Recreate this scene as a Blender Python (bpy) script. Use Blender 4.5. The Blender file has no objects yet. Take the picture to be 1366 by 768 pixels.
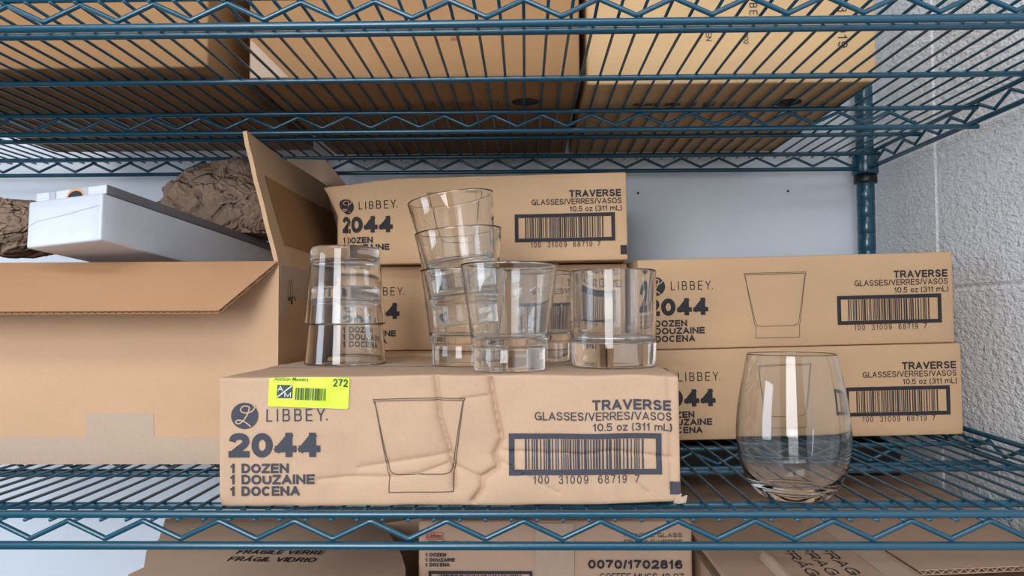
import bpy, bmesh, math, random
from math import sin, cos, pi, radians, exp, sqrt
from mathutils import Vector, Matrix, noise
random.seed(7)
S = bpy.context.scene
COL = S.collection

# ------------------------------------------------------------------ camera, world, lights, exposure
cam_d = bpy.data.cameras.new('camera'); cam = bpy.data.objects.new('camera', cam_d); COL.objects.link(cam)
S.camera = cam
cam_d.sensor_width = 36.0; cam_d.lens = 1000.0 / 1366.0 * 36.0; cam_d.clip_start = 0.02
P_, Y_, R_ = 0.039, 0.019, -0.0043            # pitch up, yaw left, roll
fwd = Vector((-sin(Y_) * cos(P_), cos(Y_) * cos(P_), sin(P_)))
r0 = Vector((cos(Y_), sin(Y_), 0)); u0 = r0.cross(fwd)
rt = r0 * cos(R_) + u0 * sin(R_); up = -r0 * sin(R_) + u0 * cos(R_)
M = Matrix((rt, up, -fwd)).transposed().to_4x4(); M.translation = Vector((0, -0.56, 0.149))
cam.matrix_world = M

wd = bpy.data.worlds.new('world'); S.world = wd; wd.use_nodes = True
wn_, wl_ = wd.node_tree.nodes, wd.node_tree.links
bg = wn_['Background']; bg.inputs['Strength'].default_value = 0.50
wtc = wn_.new('ShaderNodeTexCoord'); wsp = wn_.new('ShaderNodeSeparateXYZ'); wrm = wn_.new('ShaderNodeValToRGB')
wmr = wn_.new('ShaderNodeMapRange'); wmr.inputs['From Min'].default_value = -1.0
wl_.new(wtc.outputs['Generated'], wsp.inputs[0]); wl_.new(wsp.outputs['Z'], wmr.inputs['Value']); wl_.new(wmr.outputs[0], wrm.inputs[0]); wl_.new(wrm.outputs[0], bg.inputs['Color'])
cr = wrm.color_ramp; cr.elements[0].position = 0.44; cr.elements[0].color = (0.03, 0.03, 0.033, 1); cr.elements[1].position = 0.75; cr.elements[1].color = (1.0, 1.03, 1.08, 1)
cr.elements.new(0.52).color = (0.62, 0.66, 0.74, 1)

def area(name, loc, target, sx, sy, power, color):
    d = bpy.data.lights.new(name, 'AREA'); d.shape = 'RECTANGLE'; d.size = sx; d.size_y = sy; d.energy = power; d.color = color
    o = bpy.data.objects.new(name, d); COL.objects.link(o); o.location = loc
    o.rotation_euler = (Vector(target) - Vector(loc)).to_track_quat('-Z', 'Y').to_euler()
    return o
area('ceiling_panel_light', (0.10, -2.0, 1.95), (0.10, -1.2, 0), 1.2, 0.6, 34, (1.0, 0.99, 0.97))
area('ceiling_panel_light', (-1.4, -1.8, 1.95), (-1.2, -1.0, 0), 1.2, 0.6, 24, (1.0, 0.99, 0.97))
area('doorway_daylight', (-0.75, -2.5, 0.60), (0.15, 0.3, 0.20), 1.05, 1.5, 96, (0.96, 0.98, 1.0))
area('window_daylight', (-2.6, -0.9, 0.25), (0.3, 0.4, 0.0), 1.0, 1.2, 46, (0.74, 0.85, 1.0))

S.view_settings.view_transform = 'Standard'; S.view_settings.look = 'None'
S.view_settings.gamma = 1.0; S.view_settings.use_curve_mapping = False; S.view_settings.exposure = -0.76
S.cycles.use_denoising = True; S.cycles.max_bounces = 16; S.cycles.transmission_bounces = 16; S.cycles.glossy_bounces = 8
S.cycles.diffuse_bounces = 5; S.cycles.sample_clamp_indirect = 6.0

# ------------------------------------------------------------------ materials
def lin(c):
    return tuple(((v / 255.0) / 12.92 if v / 255.0 <= 0.04045 else ((v / 255.0 + 0.055) / 1.055) ** 2.4) for v in c) + (1.0,)
def material(name):
    m = bpy.data.materials.new(name); m.use_nodes = True
    return m, m.node_tree.nodes, m.node_tree.links, m.node_tree.nodes['Principled BSDF']
def plain(name, rgb, rough=0.5, metal=0.0, spec=0.5):
    m, n, l, b = material(name)
    tex = n.new('ShaderNodeTexNoise'); tex.inputs['Scale'].default_value = 60
    tc = n.new('ShaderNodeTexCoord'); l.new(tc.outputs['Object'], tex.inputs['Vector'])
    mx = n.new('ShaderNodeMixRGB'); c = lin(rgb)
    mx.inputs[1].default_value = c; mx.inputs[2].default_value = tuple(v * 0.88 for v in c[:3]) + (1,)
    l.new(tex.outputs['Fac'], mx.inputs[0]); l.new(mx.outputs[0], b.inputs['Base Color'])
    b.inputs['Roughness'].default_value = rough; b.inputs['Metallic'].default_value = metal
    b.inputs['Specular IOR Level'].default_value = spec
    return m
def cardboard(name, rgb, vary=0.10, flute=0.12):
    m, n, l, b = material(name)
    tc = n.new('ShaderNodeTexCoord')
    n1 = n.new('ShaderNodeTexNoise'); n1.inputs['Scale'].default_value = 14; n1.inputs['Detail'].default_value = 5
    n2 = n.new('ShaderNodeTexNoise'); n2.inputs['Scale'].default_value = 900; n2.inputs['Detail'].default_value = 3
    mp = n.new('ShaderNodeMapping'); mp.inputs['Scale'].default_value = (1, 1, 0.35)
    l.new(tc.outputs['Object'], n1.inputs['Vector']); l.new(tc.outputs['Object'], mp.inputs['Vector']); l.new(mp.outputs[0], n2.inputs['Vector'])
    c = lin(rgb)
    r1 = n.new('ShaderNodeMixRGB'); r1.inputs[1].default_value = tuple(v * (1 - vary) for v in c[:3]) + (1,)
    r1.inputs[2].default_value = tuple(min(1, v * (1 + vary)) for v in c[:3]) + (1,)
    l.new(n1.outputs['Fac'], r1.inputs[0])
    r2 = n.new('ShaderNodeMixRGB'); r2.blend_type = 'MULTIPLY'; r2.inputs[0].default_value = 0.16
    l.new(r1.outputs[0], r2.inputs[1]); l.new(n2.outputs['Fac'], r2.inputs[2]); l.new(r2.outputs[0], b.inputs['Base Color'])
    b.inputs['Roughness'].default_value = 0.78; b.inputs['Specular IOR Level'].default_value = 0.25
    wv = n.new('ShaderNodeTexWave'); wv.inputs['Scale'].default_value = 45; wv.inputs['Distortion'].default_value = 0.4
    l.new(tc.outputs['Object'], wv.inputs['Vector'])
    ad = n.new('ShaderNodeMath'); ad.operation = 'MULTIPLY_ADD'; ad.inputs[1].default_value = flute
    l.new(wv.outputs['Fac'], ad.inputs[0]); l.new(n1.outputs['Fac'], ad.inputs[2])
    bp = n.new('ShaderNodeBump'); bp.inputs['Strength'].default_value = 0.25; bp.inputs['Distance'].default_value = 0.001
    l.new(ad.outputs[0], bp.inputs['Height']); l.new(bp.outputs[0], b.inputs['Normal'])
    return m
KRAFT = cardboard('kraft_cardboard', (196, 161, 126))
KRAFT_F = cardboard('kraft_cardboard_dusty', (194, 163, 136))
KRAFT_O = cardboard('kraft_cardboard_orange', (199, 163, 131))
KRAFT_T = cardboard('kraft_paper_tape', (186, 163, 144), 0.06)
KRAFT_D = cardboard('kraft_cardboard_brown', (182, 152, 130))
KRAFT_L = cardboard('kraft_cardboard_pale', (208, 180, 158))
KRAFT_U = cardboard('kraft_cardboard_tan', (202, 167, 124))
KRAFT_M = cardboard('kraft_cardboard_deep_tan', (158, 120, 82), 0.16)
def paper_material(name, rgb):
    m = cardboard(name, rgb, 0.14, 0.0); n, l = m.node_tree.nodes, m.node_tree.links; b = n['Principled BSDF']
    tc = n.new('ShaderNodeTexCoord'); nz = n.new('ShaderNodeTexNoise'); nz.inputs['Scale'].default_value = 18
    mx = n.new('ShaderNodeMixRGB'); mx.blend_type = 'ADD'; mx.inputs[0].default_value = 0.05
    l.new(tc.outputs['Object'], nz.inputs['Vector']); l.new(tc.outputs['Object'], mx.inputs[1]); l.new(nz.outputs['Color'], mx.inputs[2])
    last = None
    for sc, wd_, st in ((26, 0.10, 1.0), (60, 0.16, 0.7)):
        v = n.new('ShaderNodeTexVoronoi'); v.feature = 'DISTANCE_TO_EDGE'; v.inputs['Scale'].default_value = sc; l.new(mx.outputs[0], v.inputs['Vector'])
        r = n.new('ShaderNodeMapRange'); r.inputs['From Max'].default_value = wd_; l.new(v.outputs['Distance'], r.inputs['Value'])
        bp = n.new('ShaderNodeBump'); bp.inputs['Strength'].default_value = st; bp.inputs['Distance'].default_value = 0.0035 if sc < 40 else 0.0018
        l.new(r.outputs[0], bp.inputs['Height'])
        if last: l.new(last.outputs[0], bp.inputs['Normal'])
        last = bp
    l.new(last.outputs[0], b.inputs['Normal'])
    return m
PAPER = paper_material('crumpled_kraft_paper', (146, 123, 106))
INK = plain('black_ink', (52, 49, 54), 0.7, spec=0.2)
INK_G = plain('slate_ink', (70, 70, 80), 0.7, spec=0.2)
INK_R = plain('red_ink', (150, 60, 40), 0.7)
LINE = plain('thin_brown_ink', (92, 74, 62), 0.7)
GREEN = plain('fluorescent_yellow_green_paper', (206, 240, 42), 0.45)
GREEN_INK = plain('dark_green_ink', (48, 66, 44), 0.6)
WHITE_INK = plain('pale_ink', (206, 210, 218), 0.6)
WHITE_BOX = plain('white_coated_card', (204, 210, 222), 0.3)
GREY_BOX = plain('grey_coated_card', (112, 112, 118), 0.25)
GREY_LT = plain('light_grey_print', (176, 178, 190), 0.3)
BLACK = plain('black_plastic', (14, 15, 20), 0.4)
ORANGE = plain('orange_print', (214, 150, 92), 0.4)
TEAL = plain('teal_epoxy_coated_steel', (11, 72, 95), 0.25, 0.0, 0.75)
FLOOR = plain('grey_concrete', (92, 90, 88), 0.8)
HOLE = plain('dark_hole', (40, 40, 44), 0.8)
TAPE, tn, tl, tb = material('clear_packing_tape')
tb.inputs['Base Color'].default_value = lin((178, 154, 134)); tb.inputs['Roughness'].default_value = 0.22
tno = tn.new('ShaderNodeTexNoise'); tno.inputs['Scale'].default_value = 90; tbp = tn.new('ShaderNodeBump'); tbp.inputs['Strength'].default_value = 0.5
tbp.inputs['Distance'].default_value = 0.002
tl.new(tno.outputs['Fac'], tbp.inputs['Height']); tl.new(tbp.outputs[0], tb.inputs['Normal'])

GLASS, gn, gl, gb = material('clear_glass')
gb.inputs['Base Color'].default_value = (0.994, 1.0, 0.997, 1); gb.inputs['Roughness'].default_value = 0.0
gb.inputs['IOR'].default_value = 1.5; gb.inputs['Transmission Weight'].default_value = 1.0

def wall_paint(name, rgb, stipple, blocks):
    m, n, l, b = material(name)
    tc = n.new('ShaderNodeTexCoord')
    ns = n.new('ShaderNodeTexNoise'); ns.inputs['Scale'].default_value = 210; ns.inputs['Detail'].default_value = 2.5; ns.inputs['Roughness'].default_value = 0.6
    mp = n.new('ShaderNodeMapping'); mp.inputs['Scale'].default_value = (1, 0.5, 1)
    l.new(tc.outputs['Object'], mp.inputs['Vector']); l.new(mp.outputs[0], ns.inputs['Vector'])
    nb = n.new('ShaderNodeTexNoise'); nb.inputs['Scale'].default_value = 5
    l.new(tc.outputs['Object'], nb.inputs['Vector'])
    c = lin(rgb); mx = n.new('ShaderNodeMixRGB'); mx.inputs[1].default_value = c; mx.inputs[2].default_value = tuple(v * 0.93 for v in c[:3]) + (1,)
    l.new(nb.outputs['Fac'], mx.inputs[0]); l.new(mx.outputs[0], b.inputs['Base Color'])
    b.inputs['Roughness'].default_value = 0.28 if blocks else 0.6
    bp = n.new('ShaderNodeBump'); bp.inputs['Strength'].default_value = stipple; bp.inputs['Distance'].default_value = 0.0040 if blocks else 0.003
    l.new(ns.outputs['Fac'], bp.inputs['Height']); l.new(bp.outputs[0], b.inputs['Normal'])
    return m
WALL_B = wall_paint('smooth_white_wall_paint', (224, 233, 244), 0.04, False)
WALL_R = wall_paint('painted_block_wall', (240, 242, 246), 1.0, True)

# ------------------------------------------------------------------ helpers
def mesh_obj(name, verts, faces, mat, parent=None, smooth=False, mats=None, fm=None):
    me = bpy.data.meshes.new(name); me.from_pydata([tuple(v) for v in verts], [], faces); me.update()
    for m in (mats or [mat]): me.materials.append(m)
    if fm: me.polygons.foreach_set('material_index', fm)
    if smooth: me.polygons.foreach_set('use_smooth', [True] * len(me.polygons))
    o = bpy.data.objects.new(name, me); COL.objects.link(o)
    if parent: o.parent = parent
    return o
def thing(name, label, cat, loc=(0, 0, 0), rot=(0, 0, 0), group=None):
    o = bpy.data.objects.new(name, None); COL.objects.link(o); o.empty_display_size = 0.02
    o.location = loc; o.rotation_euler = rot; o['label'] = label; o['category'] = cat
    if group: o['group'] = group
    return o
def tag(o, label, cat, group=None):
    o['label'] = label; o['category'] = cat
    if group: o['group'] = group
    return o
def copy_thing(root, label, loc, rot, group=None):
    r = root.copy(); COL.objects.link(r); r.location = loc; r.rotation_euler = rot; r['label'] = label
    if group: r['group'] = group
    for ch in list(root.children):
        c = ch.copy(); COL.objects.link(c); c.parent = r
        for g in ch.children:
            d = g.copy(); COL.objects.link(d); d.parent = c
    return r
class MB:
    def __init__(self): self.v = []; self.f = []
    def add(self, vs, fs):
        k = len(self.v); self.v += [Vector(v) for v in vs]; self.f += [[i + k for i in f] for f in fs]
    def box(self, a, b):
        x0, y0, z0 = a; x1, y1, z1 = b
        self.add([(x0,y0,z0),(x1,y0,z0),(x1,y1,z0),(x0,y1,z0),(x0,y0,z1),(x1,y0,z1),(x1,y1,z1),(x0,y1,z1)],
                 [[0,3,2,1],[4,5,6,7],[0,1,5,4],[1,2,6,5],[2,3,7,6],[3,0,4,7]])
    def prism(self, poly, off):            # extruded planar polygon
        n = len(poly); poly = [Vector(p) for p in poly]; off = Vector(off)
        self.add(poly + [p + off for p in poly], [list(range(n))[::-1], list(range(n, 2 * n))] + [[i, (i + 1) % n, n + (i + 1) % n, n + i] for i in range(n)])
    def tube(self, path, r, sides=10, cap=True):
        path = [Vector(p) for p in path]; n = len(path); rings = []
        t = (path[1] - path[0]).normalized(); a = t.orthogonal().normalized()
        for i, p in enumerate(path):
            t2 = ((path[min(i + 1, n - 1)] - p).normalized() + (p - path[max(i - 1, 0)]).normalized())
            t2 = t2.normalized() if t2.length > 1e-9 else t
            a = (a - t2 * a.dot(t2)).normalized(); b = t2.cross(a)
            rings.append([p + (a * cos(2 * pi * k / sides) + b * sin(2 * pi * k / sides)) * r for k in range(sides)])
        vs = [v for ring in rings for v in ring]; fs = []
        for i in range(n - 1):
            for k in range(sides):
                fs.append([i * sides + k, i * sides + (k + 1) % sides, (i + 1) * sides + (k + 1) % sides, (i + 1) * sides + k])
        if cap: fs += [list(range(sides))[::-1], [(n - 1) * sides + k for k in range(sides)]]
        self.add(vs, fs)
    def lathe(self, prof, seg=64, center=(0, 0, 0)):   # closed profile list of (r,z); r==0 ends become poles
        c = Vector(center); idx = []; vs = []
        for r, z in prof:
            if r < 1e-7: idx.append([len(vs)]); vs.append(c + Vector((0, 0, z)))
            else:
                idx.append(list(range(len(vs), len(vs) + seg)))
                vs += [c + Vector((r * cos(2 * pi * k / seg), r * sin(2 * pi * k / seg), z)) for k in range(seg)]
        fs = []
        for a, b in zip(idx[:-1], idx[1:]):
            for k in range(seg):
                k2 = (k + 1) % seg
                if len(a) == 1 and len(b) == 1: continue
                if len(a) == 1: fs.append([a[0], b[k2], b[k]])
                elif len(b) == 1: fs.append([a[k], a[k2], b[0]])
                else: fs.append([a[k], a[k2], b[k2], b[k]])
        self.add(vs, fs)
    def map(self, fn): self.v = [Vector(fn(v)) for v in self.v]; return self
    def build(self, name, mat, parent=None, smooth=False): return mesh_obj(name, self.v, self.f, mat, parent, smooth)
def spline(pts, n=6):                     # Catmull-Rom through 2-D or 3-D points
    pts = [Vector(p) for p in pts]; out = []
    for i in range(len(pts) - 1):
        p0, p1, p2, p3 = pts[max(i - 1, 0)], pts[i], pts[i + 1], pts[min(i + 2, len(pts) - 1)]
        for k in range(n):
            t = k / n
            out.append(0.5 * ((2 * p1) + (p2 - p0) * t + (2 * p0 - 5 * p1 + 4 * p2 - p3) * t * t + (3 * p1 - p0 - 3 * p2 + p3) * t ** 3))
    return out + [pts[-1]]


def arc(cx, cy, rx, ry, a0, a1, n=16): return [(cx + rx * cos(radians(a0 + (a1 - a0) * i / n)), cy + ry * sin(radians(a0 + (a1 - a0) * i / n))) for i in range(n + 1)]
_bowl = lambda x, y0, y1, w_: [(0, y1), (x, y1)] + arc(x, (y0 + y1) / 2, w_ - x, (y1 - y0) / 2, 80, -80, 10) + [(x, y0), (0, y0)]
_S = [(.94, .76), (.78, .95), (.5, 1), (.22, .95), (.05, .77), (.18, .59), (.5, .51), (.82, .42), (.97, .24), (.8, .05), (.5, 0), (.2, .05), (.03, .24)]
_6 = [(.93, .80), (.76, .97), (.5, 1), (.16, .86), (.02, .48), (.12, .13), (.5, 0), (.88, .10), (.98, .33), (.86, .55), (.52, .63), (.16, .50), (.04, .36)]
_A = [('p', [(0, 0), (.5, 1), (1, 0)]), ('p', [(.24, .30), (.76, .30)])]
GLYPH = {
 ' ': (.30, []), '.': (.14, [('d', (.5, 0))]), ',': (.14, [('d', (.5, 0)), ('p', [(.6, 0), (.3, -.14)])]),
 'A': (.84, _A), '\u00c1': (.84, _A + [('p', [(.45, 1.22), (.62, 1.40)])]),
 'B': (.76, [('p', [(0, 0), (0, 1)]), ('l', _bowl(.55, .53, 1, .92)), ('l', _bowl(.6, 0, .53, 1))]),
 'C': (.82, [('l', arc(.5, .5, .5, .5, 38, 322, 26))]),
 'D': (.80, [('p', [(0, 0), (0, 1)]), ('l', _bowl(.45, 0, 1, 1))]),
 'E': (.70, [('p', [(1, 1), (0, 1), (0, 0), (1, 0)]), ('p', [(0, .51), (.92, .51)])]),
 'F': (.66, [('p', [(1, 1), (0, 1), (0, 0)]), ('p', [(0, .50), (.88, .50)])]),
 'G': (.84, [('l', arc(.5, .5, .5, .5, 42, 325, 26)), ('p', [(1, 0), (1, .46), (.58, .46)])]),
 'H': (.80, [('p', [(0, 0), (0, 1)]), ('p', [(1, 0), (1, 1)]), ('p', [(0, .5), (1, .5)])]),
 'I': (.20, [('p', [(.5, 0), (.5, 1)])]),
 'L': (.62, [('p', [(0, 1), (0, 0), (1, 0)])]),
 'M': (.92, [('p', [(0, 0), (0, 1), (.5, .08), (1, 1), (1, 0)])]),
 'N': (.80, [('p', [(0, 0), (0, 1), (1, 0), (1, 1)])]),
 'O': (.88, [('l', arc(.5, .5, .5, .5, 0, 360, 32))]),
 'P': (.72, [('p', [(0, 0), (0, 1)]), ('l', _bowl(.55, .45, 1, 1))]),
 'R': (.78, [('p', [(0, 0), (0, 1)]), ('l', _bowl(.58, .46, 1, .97)), ('p', [(.55, .46), (.98, 0)])]),
 'S': (.76, [('s', _S)]),
 'T': (.72, [('p', [(0, 1), (1, 1)]), ('p', [(.5, 1), (.5, 0)])]),
 'U': (.80, [('l', [(0, 1), (0, .38)] + arc(.5, .36, .5, .36, 180, 360, 16) + [(1, .38), (1, 1)])]),
 'V': (.80, [('p', [(0, 1), (.5, 0), (1, 1)])]),
 'X': (.80, [('p', [(0, 0), (1, 1)]), ('p', [(0, 1), (1, 0)])]),
 'Y': (.80, [('p', [(0, 1), (.5, .45), (1, 1)]), ('p', [(.5, .45), (.5, 0)])]),
 'Z': (.72, [('p', [(0, 1), (1, 1), (0, 0), (1, 0)])]),
 '/': (.34, [('p', [(0, 0), (1, 1)])]),
 '(': (.26, [('s', [(1, 1.04), (.25, .78), (0, .42), (.25, .05), (1, -.20)])]), ')': (.26, [('s', [(0, 1.04), (.75, .78), (1, .42), (.75, .05), (0, -.20)])]),
 '-': (.36, [('p', [(0, .38), (1, .38)])]),
 'o': (.62, [('l', arc(.5, .5, .5, .5, 0, 360, 24))]), 'z': (.56, [('p', [(0, 1), (1, 1), (0, 0), (1, 0)])]),
 'm': (.94, [('p', [(0, 0), (0, 1)]), ('l', [(0, .7)] + arc(.25, .7, .25, .3, 180, 0, 10) + [(.5, 0)]), ('l', [(.5, .7)] + arc(.75, .7, .25, .3, 180, 0, 10) + [(1, 0)])]),
 '0': (.70, [('l', arc(.5, .5, .5, .5, 0, 360, 32))]),
 '1': (.42, [('p', [(.72, 0), (.72, 1)]), ('p', [(.72, .93), (.45, .79), (.05, .76)])]),
 '2': (.70, [('s', [(.03, .70), (.14, .92), (.48, 1), (.84, .93), (.97, .73), (.85, .52), (.42, .25), (.06, .02)]), ('p', [(0, 0), (1, 0)])]),
 '3': (.70, [('s', [(.05, .78), (.2, .95), (.5, 1), (.84, .91), (.91, .73), (.76, .57), (.42, .53)]), ('s', [(.42, .53), (.82, .48), (.97, .27), (.84, .06), (.5, 0), (.16, .05), (.03, .24)])]),
 '4': (.72, [('p', [(.72, 0), (.72, 1), (.02, .27), (1, .27)])]),
 '5': (.70, [('p', [(.92, 1), (.17, 1), (.08, .50)]), ('s', [(.08, .50), (.45, .63), (.84, .53), (.97, .30), (.84, .07), (.46, 0), (.14, .05), (.02, .22)])]),
 '6': (.70, [('s', _6)]), '9': (.70, [('s', [(1 - a, 1 - b) for a, b in _6])]),
 '7': (.68, [('p', [(0, 1), (1, 1)]), ('s', [(1, 1), (.62, .58), (.42, .26), (.32, 0)])]),
 '8': (.70, [('l', arc(.5, .77, .42, .23, 0, 360, 24)), ('l', arc(.5, .27, .5, .27, 0, 360, 26))]),
}

# ---- flat print (ink) pieces live in 2-D (u to the right, v up) and are laid on a surface afterwards
class Flat:
    def __init__(self): self.v = []; self.f = []
    def add(self, vs, fs):
        k = len(self.v); self.n = getattr(self, 'n', -1) + 1; self.v += [(v[0], v[1], self.n % 14) for v in vs]; self.f += [[i + k for i in f] for f in fs]
    def rect(self, u0, v0, u1, v1): self.add([(u0, v0), (u1, v0), (u1, v1), (u0, v1)], [[0, 1, 2, 3]])
    def frame(self, u0, v0, u1, v1, t):
        self.rect(u0, v0, u1, v0 + t); self.rect(u0, v1 - t, u1, v1); self.rect(u0, v0 + t, u0 + t, v1 - t); self.rect(u1 - t, v0 + t, u1, v1 - t)
    def disc(self, cu, cv, ru, rv=None, n=40):
        rv = rv or ru; self.add([(cu + ru * cos(2 * pi * k / n), cv + rv * sin(2 * pi * k / n)) for k in range(n)], [list(range(n))])
    def stroke(self, pts, w):
        pts = [Vector(p[:2]) for p in pts]; L = []
        for i, p in enumerate(pts):
            t = (pts[min(i + 1, len(pts) - 1)] - pts[max(i - 1, 0)])
            t = t.normalized() if t.length > 0 else Vector((1, 0))
            nrm = Vector((-t.y, t.x)); L += [p + nrm * w / 2, p - nrm * w / 2]
        self.add(L, [[2 * i + 1, 2 * i + 3, 2 * i + 2, 2 * i] for i in range(len(pts) - 1)])
    def text(self, s, u0, v0, u1, h, wt=0.12, gap=None):
        """grotesque capitals and digits drawn as strokes: s between u0 and u1, baseline v0, capital height h, stroke wt * h"""
        gap = (0.10 + 0.10 * (0.2 - wt)) if gap is None else gap
        ws = [GLYPH[c][0] for c in s]; tot = sum(ws) + gap * (len(s) - 1); k = (u1 - u0) / (tot * h); u = u0
        for c, w_ in zip(s, ws):
            gh = {'o': .74, 'z': .74, 'm': .74, '.': 1.0}.get(c, 1.0) * h
            W_ = w_ * h * k; st = wt * h; self.glyph(GLYPH[c][1], u, v0, W_, gh, st, c); u += W_ + gap * h * k
    def glyph(self, parts, u, v, W_, H_, st, c):
        def P(p): return Vector((u + st / 2 + p[0] * (W_ - st), v + st / 2 + p[1] * (H_ - st)))
        lo = v - (H_ * .22 if c in '(),' else 0); hi = v + H_ * (1.45 if c == '\u00c1' else 1.0)
        def quad(a, b, e0, e1):
            t = (b - a); L = t.length
            if L < 1e-9: return
            t /= L; nn = Vector((-t.y, t.x)) * st / 2; a = a - t * e0; b = b + t * e1
            q = [a + nn, a - nn, b - nn, b + nn]
            self.add([(p.x, min(max(p.y, lo), hi)) for p in q], [[0, 1, 2, 3]])
        for kind, pts in parts:
            if kind == 'p':
                for a, b in zip(pts[:-1], pts[1:]): quad(P(a), P(b), st / 2 * .98, st / 2 * .98)
            elif kind == 'd':
                q = P(pts); r = st * .52; self.add([(q.x - r, v), (q.x + r, v), (q.x + r, v + 2 * r), (q.x - r, v + 2 * r)], [[0, 1, 2, 3]])
            else:
                q = [P(p) for p in (spline([(a, b, 0) for a, b in pts], 6) if kind == 's' else pts)]
                L = []
                for i, p in enumerate(q):
                    closed = (q[0] - q[-1]).length < 1e-6
                    a = q[i - 1] if i > 0 else (q[-2] if closed else q[0]); b = q[i + 1] if i < len(q) - 1 else (q[1] if closed else q[-1])
                    t = (b - a).normalized(); nn = Vector((-t.y, t.x)) * st / 2; L += [p + nn, p - nn]
                self.add([(p.x, min(max(p.y, lo - st), hi + st)) for p in L], [[2 * i + 1, 2 * i + 3, 2 * i + 2, 2 * i] for i in range(len(q) - 1)])
    def btext(self, s, u0, v0, u1, h, bold=0.0, capref='H'):
        """small mixed-case lettering"""
        def get(t):
            c = bpy.data.curves.new('lettering', 'FONT'); c.body = t; c.size = 1.0; c.offset = bold; c.resolution_u = 3
            o = bpy.data.objects.new('lettering', c); COL.objects.link(o)
            dg = bpy.context.evaluated_depsgraph_get(); e = o.evaluated_get(dg); me = e.to_mesh()
            vs = [v.co.copy() for v in me.vertices]; fs = [list(p.vertices) for p in me.polygons]
            e.to_mesh_clear(); bpy.data.objects.remove(o); bpy.data.curves.remove(c)
            return vs, fs
        vs, fs = get(s); ref, _ = get(capref)
        cap = max(v.y for v in ref) - bold; lo = min(v.x for v in vs); hi = max(v.x for v in vs)
        self.add([(u0 + (v.x - lo) / (hi - lo) * (u1 - u0), v0 + v.y / cap * h) for v in vs], fs)
    def barcode(self, u0, v0, u1, v1, seed, n=46):
        rnd = random.Random(seed); ws = []; 
        for i in range(n): ws.append((rnd.choice([1, 1, 1.6, 2.3]), rnd.choice([0.8, 0.8, 1.3, 2.0])))
        tot = sum(a + b for a, b in ws); u = u0
        for a, b in ws:
            w = a / tot * (u1 - u0); self.rect(u, v0, u + w, v1); u += (a + b) / tot * (u1 - u0)
    def cut(self, step):                  # refine so that print can follow dents
        bm = bmesh.new(); vs = [bm.verts.new((a, b, c)) for a, b, c in self.v]
        for f in self.f:
            try: bm.faces.new([vs[i] for i in f])
            except ValueError: pass
        for ax in (0, 1):
            lo = min(v[ax] for v in self.v); hi = max(v[ax] for v in self.v); k = math.floor(lo / step) + 1
            while k * step < hi:
                co = [0, 0, 0]; no = [0, 0, 0]; co[ax] = k * step; no[ax] = 1
                bmesh.ops.bisect_plane(bm, geom=bm.verts[:] + bm.edges[:] + bm.faces[:], dist=1e-7, plane_co=co, plane_no=no); k += 1
        bm.verts.index_update(); self.v = [(v.co.x, v.co.y, v.co.z) for v in bm.verts]; self.f = [[v.index for v in f.verts] for f in bm.faces]; bm.free()
        return self
    def lay(self, name, fn, mat, parent):
        out = []
        for a, b, c in self.v:
            p = Vector(fn(a, b)); nn = (Vector(fn(a + 1e-4, b)) - p).cross(Vector(fn(a, b + 1e-4)) - p)
            out.append(p + nn.normalized() * c * 2.5e-5)
        return mesh_obj(name, out, self.f, mat, parent)
def plane_map(o, eu, ev):
    o, eu, ev = Vector(o), Vector(eu), Vector(ev)
    return lambda a, b: o + eu * a + ev * b

def axis_lines(L, r, n):
    a = [0, 0.3 * r, r]; k = max(2, n); return a + [r + (L - 2 * r) * i / k for i in range(1, k)] + [L - r, L - 0.3 * r, L]
def rounded_box(W, D, H, r, nx, ny, nz, warp=None):
    xs, ys, zs = axis_lines(W, r, nx), axis_lines(D, r, ny), axis_lines(H, r, nz)
    vid = {}; vs = []; fs = []
    def vert(p):
        key = tuple(round(c, 6) for c in p)
        if key not in vid:
            q = Vector(p); inner = Vector((min(max(q.x, r), W - r), min(max(q.y, r), D - r), min(max(q.z, r), H - r)))
            d = q - inner
            if d.length > 1e-9: q = inner + d.normalized() * r
            vid[key] = len(vs); vs.append(Vector(warp(q)) if warp else q)
        return vid[key]
    def grid(A, B, mk, flip):
        for i in range(len(A) - 1):
            for j in range(len(B) - 1):
                q = [vert(mk(A[i], B[j])), vert(mk(A[i + 1], B[j])), vert(mk(A[i + 1], B[j + 1])), vert(mk(A[i], B[j + 1]))]
                fs.append(q[::-1] if flip else q)
    grid(xs, zs, lambda a, b: (a, 0, b), False); grid(xs, zs, lambda a, b: (a, D, b), True)
    grid(xs, ys, lambda a, b: (a, b, H), False); grid(xs, ys, lambda a, b: (a, b, 0), True)
    grid(ys, zs, lambda a, b: (W, a, b), False); grid(ys, zs, lambda a, b: (0, a, b), True)
    return vs, fs

# ------------------------------------------------------------------ the room
BACK_Y, RIGHT_X, FLOOR_Z = 0.645, 0.56, -0.75
def struct(name, mb, mat, parent=None):
    o = mb.build(name, mat, parent); o['kind'] = 'structure'; return o
w = MB(); w.box((-3.2, BACK_Y, FLOOR_Z), (RIGHT_X + 0.12, BACK_Y + 0.12, 2.0)); struct('wall_back', w, WALL_B)
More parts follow.
